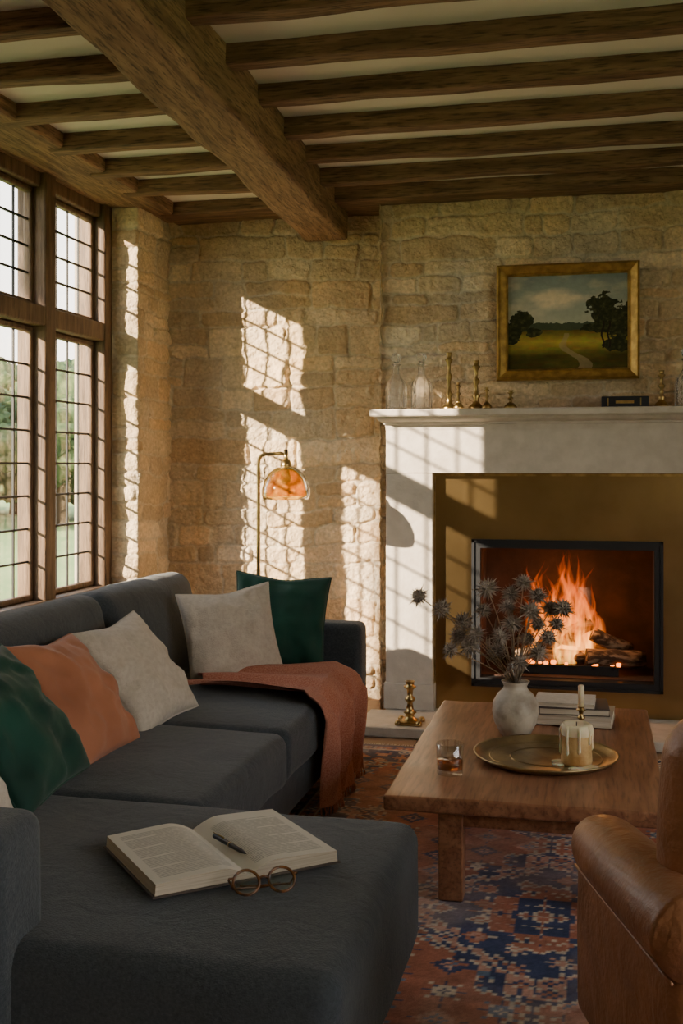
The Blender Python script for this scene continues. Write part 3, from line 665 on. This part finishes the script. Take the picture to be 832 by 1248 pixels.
for i in range(80):
    z=1-2*(i+.5)/80; a=i*2.4; r_=math.sqrt(1-z*z); spike((r_*math.cos(a),r_*math.sin(a),z),.011,.019,.0028)
for i in range(16):
    a=i*math.pi/8; spike((math.cos(a),math.sin(a),-.35+.6*(i%2)),.008,.028+.004*(i%3),.0036)
b=B('dried_thistle_bouquet'); mouth=Vector((vx,vy,zt+.19))
H=[(-.36,-.02,.32),(-.28,.03,.27),(-.235,-.06,.13),(-.20,.05,.22),(-.17,-.02,.14),(-.12,.02,.27),(-.10,-.05,.36),(-.02,.06,.33),(-.01,-.02,.23),
   (.08,.02,.33),(.06,-.05,.28),(.13,.04,.28),(.175,-.01,.29),(.04,.07,.16),(.09,-.06,.13),(-.05,-.07,.19),(.12,.0,.18),(-.22,.08,.16),(.15,.06,.22),(-.07,.03,.12),(.03,.0,.38),(-.14,-.06,.19),(.02,-.08,.10),(.08,.05,.22),(-.03,.0,.29)]
for i,(dx,dy,dz) in enumerate(H):
    e_=mouth+Vector((dx,dy,dz)); st=Vector((vx+rr.uniform(-.02,.02),vy+rr.uniform(-.02,.02),zt+.06)); c=mouth+Vector((dx*.25,dy*.25,dz*.45))
    pts=[]
    for k in range(9):
        t=k/8; m0=mouth+Vector((dx*.04,dy*.04,0))
        pts.append(st.lerp(m0,t*2) if t<.5 else (m0.lerp(c,(t-.5)*2)).lerp(c.lerp(e_,(t-.5)*2),(t-.5)*2))
    b.add(tube(pts,.0022,5),m_stem)
    d=(pts[-1]-pts[-2]).normalized(); m=Matrix.Translation(e_)@d.to_track_quat('Z','Y').to_matrix().to_4x4()@Matrix.Scale(rr.uniform(1.15,1.55),4)
    b.add((hv,hf),m_thistle,False,m)
    for q_ in range(5):
        p=pts[4+q_%4]; dd=Vector((rr.uniform(-1,1),rr.uniform(-1,1),rr.uniform(0,1))).normalized(); s=dd.cross(Vector((0,0,1))).normalized()*.004
        b.add(([tuple(p),tuple(p+dd*.02+s),tuple(p+dd*.05),tuple(p+dd*.02-s)],[(0,1,2,3)]),m_thistle,False)
b.done()
b=B('pillar_candle'); cx,cy=-.062,3.80; zc=zt+.005
b.add(lathe([(.050,0),(.052,.01),(.050,.05),(.051,.10),(.048,.125),(.040,.128),(.034,.118),(.0,.112)],cx,cy,zc,40,wob=.025),m_amberjar)
b.add(lathe([(.0515,.098),(.0535,.11),(.051,.13),(.044,.136),(.036,.128),(.030,.119),(0,.115)],cx,cy,zc,40,wob=.02,cap=False),m_wax)
for i in range(8):
    a=i*2*math.pi/8+.2; l=rr.uniform(.03,.10); rx=cx+.052*math.cos(a); ry=cy+.052*math.sin(a)
    b.add(tube([(cx+.046*math.cos(a),cy+.046*math.sin(a),zc+.13),(rx,ry,zc+.115),(rx,ry,zc+.12-l*.6),(rx,ry,zc+.12-l),(rx,ry,zc+.112-l)],[.006,.006,.004,.006,.001],8),m_wax)
for i in range(9):
    a=rr.uniform(2.2,6.0); d_=rr.uniform(.055,.085); s=rr.uniform(.012,.024)
    b.add(lathe([(s,0),(s*.9,.003),(s*.5,.005),(0,.006)],cx+d_*math.cos(a),cy+d_*math.sin(a),zc,14,sx=1.4),m_wax)
b.add(tube([(cx,cy,zc+.11),(cx+.001,cy,zc+.14)],.0015,5),m_cover); b.done()
cstick('candlestick',-.052,4.26,zt,.10,.036,False,.085)
b=B('book_stack')
def closed(x0,x1,y0,y1,z0,z1,mc,rz=0):
    m=Matrix.Translation(((x0+x1)/2,(y0+y1)/2,0))@Matrix.Rotation(rz,4,'Z')@Matrix.Translation((-(x0+x1)/2,-(y0+y1)/2,0))
    b.add(rbox(x0,x1,y0,y1,z0,z0+.004,r=.0015,step=1),mc,True,m); b.add(rbox(x0,x1,y0,y1,z1-.004,z1,r=.0015,step=1),mc,True,m)
    b.add(box(x0+.004,x1-.004,y0+.004,y1-.004,z0+.003,z1-.003),m_pageedge,False,m); b.add(rbox(x0-.002,x0+.005,y0,y1,z0,z1,r=.002,step=1),mc,True,m)
closed(-.24,.07,4.36,4.60,zt,zt+.038,m_bookred,R(-4)); closed(-.22,.05,4.37,4.58,zt+.038,zt+.066,m_cover,R(3)); closed(-.23,.0,4.38,4.57,zt+.066,zt+.084,m_cream,R(-2))
b.done()
b=B('whisky_tumbler'); gx,gy=-.462,3.60
b.add(lathe([(.040,0),(.043,.003),(.046,.10),(.044,.101),(.041,.02),(0,.018)],gx,gy,zt,28),m_tumbler)
b.add(lathe([(0,.0185),(.0405,.0185),(.0415,.045),(0,.045)],gx,gy,zt,28),m_whisky); b.done()

# ------------------------------------------------------------------ open book, pen, glasses on chaise
zb=.444
sp0=Vector((-.965,2.575)); sp1=Vector((-.735,2.315)); dn=(sp1-sp0); Hb=dn.length; dn=dn/Hb; rt=Vector((-dn.y,dn.x)); 
if rt.x<0: rt=-rt
b=B('open_book'); PW=.215
def pos(s,t,z): p=sp0+dn*(t*Hb)+rt*(s*PW); return (p.x,p.y,zb+z)
def pz_(s): s=abs(s); return .010+.026*math.sin(min(1,s*3.0)*math.pi/2)*(1-.30*s**1.5)
na,nb=90,190
rs=np.random.RandomState(4).rand(80,90)
for sg in (-1,1):
    V=[];C=[]
    for i in range(na):
        for j in range(nb):
            s=i/(na-1); t=j/(nb-1); V.append(pos(sg*s,t,pz_(s)))
            ink=0
            if .12<s<.9 and .08<t<.92:
                ln=int(j/4)
                if j%4 in(0,1) and not (sg==1 and t<.14): ink=.30+.35*(rs[ln%80,int(i/1.5)%90]>.2)
                if ln%9==8 and s>.55: ink=0
            c=.72-.48*ink; C.append((c,c*.94,c*.83))
    F=grid_faces(na,nb).tolist()
    if sg<0: F=[f[::-1] for f in F]
    b.add((V,F),m_page,True,cols=C)
    prm=[(i/20,0) for i in range(21)]+[(1,j/10) for j in range(1,11)]+[(i/20,1) for i in range(19,-1,-1)]
    V=[];F=[]
    for (s,t) in prm: V.append(pos(sg*s,t,pz_(s))); V.append(pos(sg*s*1.01,t,.004))
    for i in range(len(prm)-1): F.append((2*i,2*i+1,2*i+3,2*i+2))
    b.add((V,F),m_pageedge,False)
    cv=[pos(sg*-.02,-.015,0),pos(sg*1.035,-.015,0),pos(sg*1.035,1.015,0),pos(sg*-.02,1.015,0)]
    cv=cv+[(p[0],p[1],p[2]+.004) for p in cv]; b.add((cv,[(0,3,2,1),(4,5,6,7),(0,1,5,4),(1,2,6,5),(2,3,7,6),(3,0,4,7)]),m_cover,False)
b.done()
b=B('fountain_pen')
p0=Vector(pos(.02,.36,pz_(.08)+.012)); p1=Vector(pos(.10,.80,pz_(.1)+.010))
b.add(tube([p0,p0.lerp(p1,.03),p0.lerp(p1,.5),p0.lerp(p1,.85),p0.lerp(p1,.97),p1],[.003,.0055,.006,.005,.002,.0008],12),m_booknavy)
b.add(tube([p0.lerp(p1,.5),p0.lerp(p1,.53)],.0064,12),m_brass); b.add(tube([p0+Vector((0,0,.007)),p0.lerp(p1,.33)+Vector((0,0,.008))],.0016,6),m_brass)
b.done()
b=B('eyeglasses'); G=T(-.685,2.255,.468,R(28))
def ring(cx,r,rad):
    return tube([(cx+r*math.cos(a),.0,r*.92*math.sin(a)) for a in [2*math.pi*i/28 for i in range(29)]],rad,7,cap=False)
Gt=G@Matrix.Rotation(R(-38),4,'X')
for s in(-1,1):
    b.add(ring(s*.038,.028,.0032),m_tort,True,Gt)
    V,F=lathe([(0,0),(.026,0)],0,0,0,24,cap=False); b.add(([(v[0]+s*.038,0,v[1]*.92) for v in V],F),m_lens,False,Gt)
    b.add(tube([(s*.064,0,.010),(s*.073,.004,.012),(s*.073,.012,.012),(s*.062,.035,.0),(-s*.0,.050 if s>0 else .058,.006),(-s*.045,.046 if s>0 else .054,.008)],.0028,7),m_tort,True,Gt)
b.add(tube([(-.010,0,.006),(0,.001,.011),(.010,0,.006)],.0028,7),m_tort,True,Gt)
b.done()

# ------------------------------------------------------------------ leather armchair
b=B('leather_armchair'); A=T(.430,2.225,0,R(17.5)); Le=m_leather
b.add(rbox(-.34,.34,-.20,.34,.17,.36,r=.03,amp=.004),Le,True,A)
b.add(rbox(-.28,.28,-.10,.37,.34,.46,r=.05,crown=.02,step=.05,amp=.007),Le,True,A)
for s in(-1,1):
    b.add(rbox(min(s*.275,s*.385),max(s*.275,s*.385),-.22,.355,.17,.55,r=.035,step=.05,puff=(.012,0,0),amp=.006,freq=6),Le,True,A)
    pts=[];rs_=[]
    for i in range(30):
        t=i/29; y=.385-t*.60; rr_=.064+.014*t
        if i<7: rr_*=math.sqrt(max(.02,1-((7-i)/7.05)**2))
        pts.append((s*(.335+.012*math.sin(t*3)),y-.0,.545+.02*math.sin(t*math.pi*.6))); rs_.append(rr_)
    b.add(tube(pts,rs_,24,flat=1.12),Le,True,A)
    b.add(tube([(s*.392,.33-.55*i/12,.496) for i in range(13)],.0035,6),Le,True,A)
    b.add(tube([(s*.375,.351,.50),(s*.375,.353,.35),(s*.375,.350,.20)],.0035,6),Le,True,A)
    for y in(.29,-.17): b.add(tube([(s*.32,y,.20),(s*.325,y+.01,.016)],[.028,.016],12),m_dark,True,A)
V,F=rbox(-.352,.352,-.07,.07,-.38,.38,r=.062,puff=(.0,.03,.02),step=.05,amp=.007,freq=5)
V=[(x,y+.25*max(0,abs(x)-.12)**1.6,z-.05*(x/.352)**4*max(0,z)/.38) for x,y,z in V]
b.add((V,F),Le,True,A@Matrix.Translation((.0,-.082,.545))@Matrix.Rotation(R(5),4,'X'))
b.done()

# ------------------------------------------------------------------ outside
simple('lawn_ground',[box(-120,-2.9,-80,120,-.5,-.3)],m_lawn)
simple('lawn_ground_east',[box(2.8,80,-80,120,-.5,-.3)],m_lawn)
rr=random.Random(11)
def blob(cx,cy,cz,r,seed,zs=.85,ns=1):
    n=18; V=[];F=[]
    for j in range(n+1):
        th=math.pi*j/n
        for i in range(n*2):
            a=math.pi*i/n; d=Vector((math.sin(th)*math.cos(a),math.sin(th)*math.sin(a),math.cos(th)))
            k=r*(1+ns*(.35*mn.noise(d*2.2+Vector((seed,0,0)))+.35*mn.noise(d*7+Vector((seed,3,0))))); V.append((cx+d.x*k,cy+d.y*k,cz+d.z*k*zs))
    m=n*2
    for j in range(n):
        for i in range(m): F.append((j*m+i,(j+1)*m+i,(j+1)*m+(i+1)%m,j*m+(i+1)%m))
    return V,F
for (x,y,h) in ((-17,24,4.2),(-21,27,5.0),(-14.5,28,4.6),(-24.5,32,5.6),(-27,26,4.6),(-19,34,5.0),(-12,32,4.4),(-31,30,5.5),(-16,31,4.8),(-22,36,5.4)):
    b=B('tree'); b.add(tube([(x,y,-.4),(x+.1,y,h*.3),(x,y,h*.6)],[.3,.22,.12],8),m_trunk)
    for k in range(16): b.add(blob(x+rr.uniform(-1.9,1.9),y+rr.uniform(-1.2,1.2),h*rr.uniform(.08,.78),rr.uniform(.55,1.15),rr.uniform(0,50)),m_leaf)
    b.done()
b=B('tree'); c0=Vector((-2.72,4.72,2.42)); tp=c0+Vector((-.7,-.7,.35))*9  # unseen tree added to block sun from the middle window's upper panes
b.add(tube([(tp.x,tp.y,-.4),(tp.x+.05,tp.y,2.5),(tp.x,tp.y,tp.z)],[.14,.10,.04],8),m_trunk)
for k in range(12): b.add(blob(tp.x+rr.uniform(-.15,.15),tp.y+rr.uniform(-.15,.15),tp.z+.08+rr.uniform(-.24,.3),rr.uniform(.12,.22),rr.uniform(0,50)),m_leaf)
b.done()

# ------------------------------------------------------------------ light
sun=light('sun','SUN',(-10,-10,8),29,(1,.81,.58)); sun.data.angle=R(.55)
sun.rotation_euler=Vector((.70,.70,-.35)).to_track_quat('-Z','Y').to_euler()
w=bpy.data.worlds.new('sky'); bpy.context.scene.world=w; w.use_nodes=True; nt=w.node_tree; N=nt.nodes; L=nt.links
bg=N['Background']; tc=N.new('ShaderNodeTexCoord'); se=N.new('ShaderNodeSeparateXYZ'); rp=N.new('ShaderNodeValToRGB')
L.new(tc.outputs['Generated'],se.inputs[0]); L.new(se.outputs['Z'],rp.inputs[0]); L.new(rp.outputs[0],bg.inputs[0])
e=rp.color_ramp.elements; e[0].position=0; e[0].color=(1,.89,.74,1); e[1].position=.6; e[1].color=(.66,.73,.82,1)
bg.inputs[1].default_value=5.8

# ------------------------------------------------------------------ camera
cd=bpy.data.cameras.new('camera'); cam=bpy.data.objects.new('camera',cd); bpy.context.collection.objects.link(cam)
cam.location=(0,0,1.35); cam.rotation_euler=(R(90),0,R(12.9)); cd.sensor_fit='VERTICAL'; cd.sensor_height=36; cd.sensor_width=24
cd.lens=1350/1248*36; cd.shift_y=-57/1248; cd.clip_start=.05; cd.clip_end=500
bpy.context.scene.camera=cam
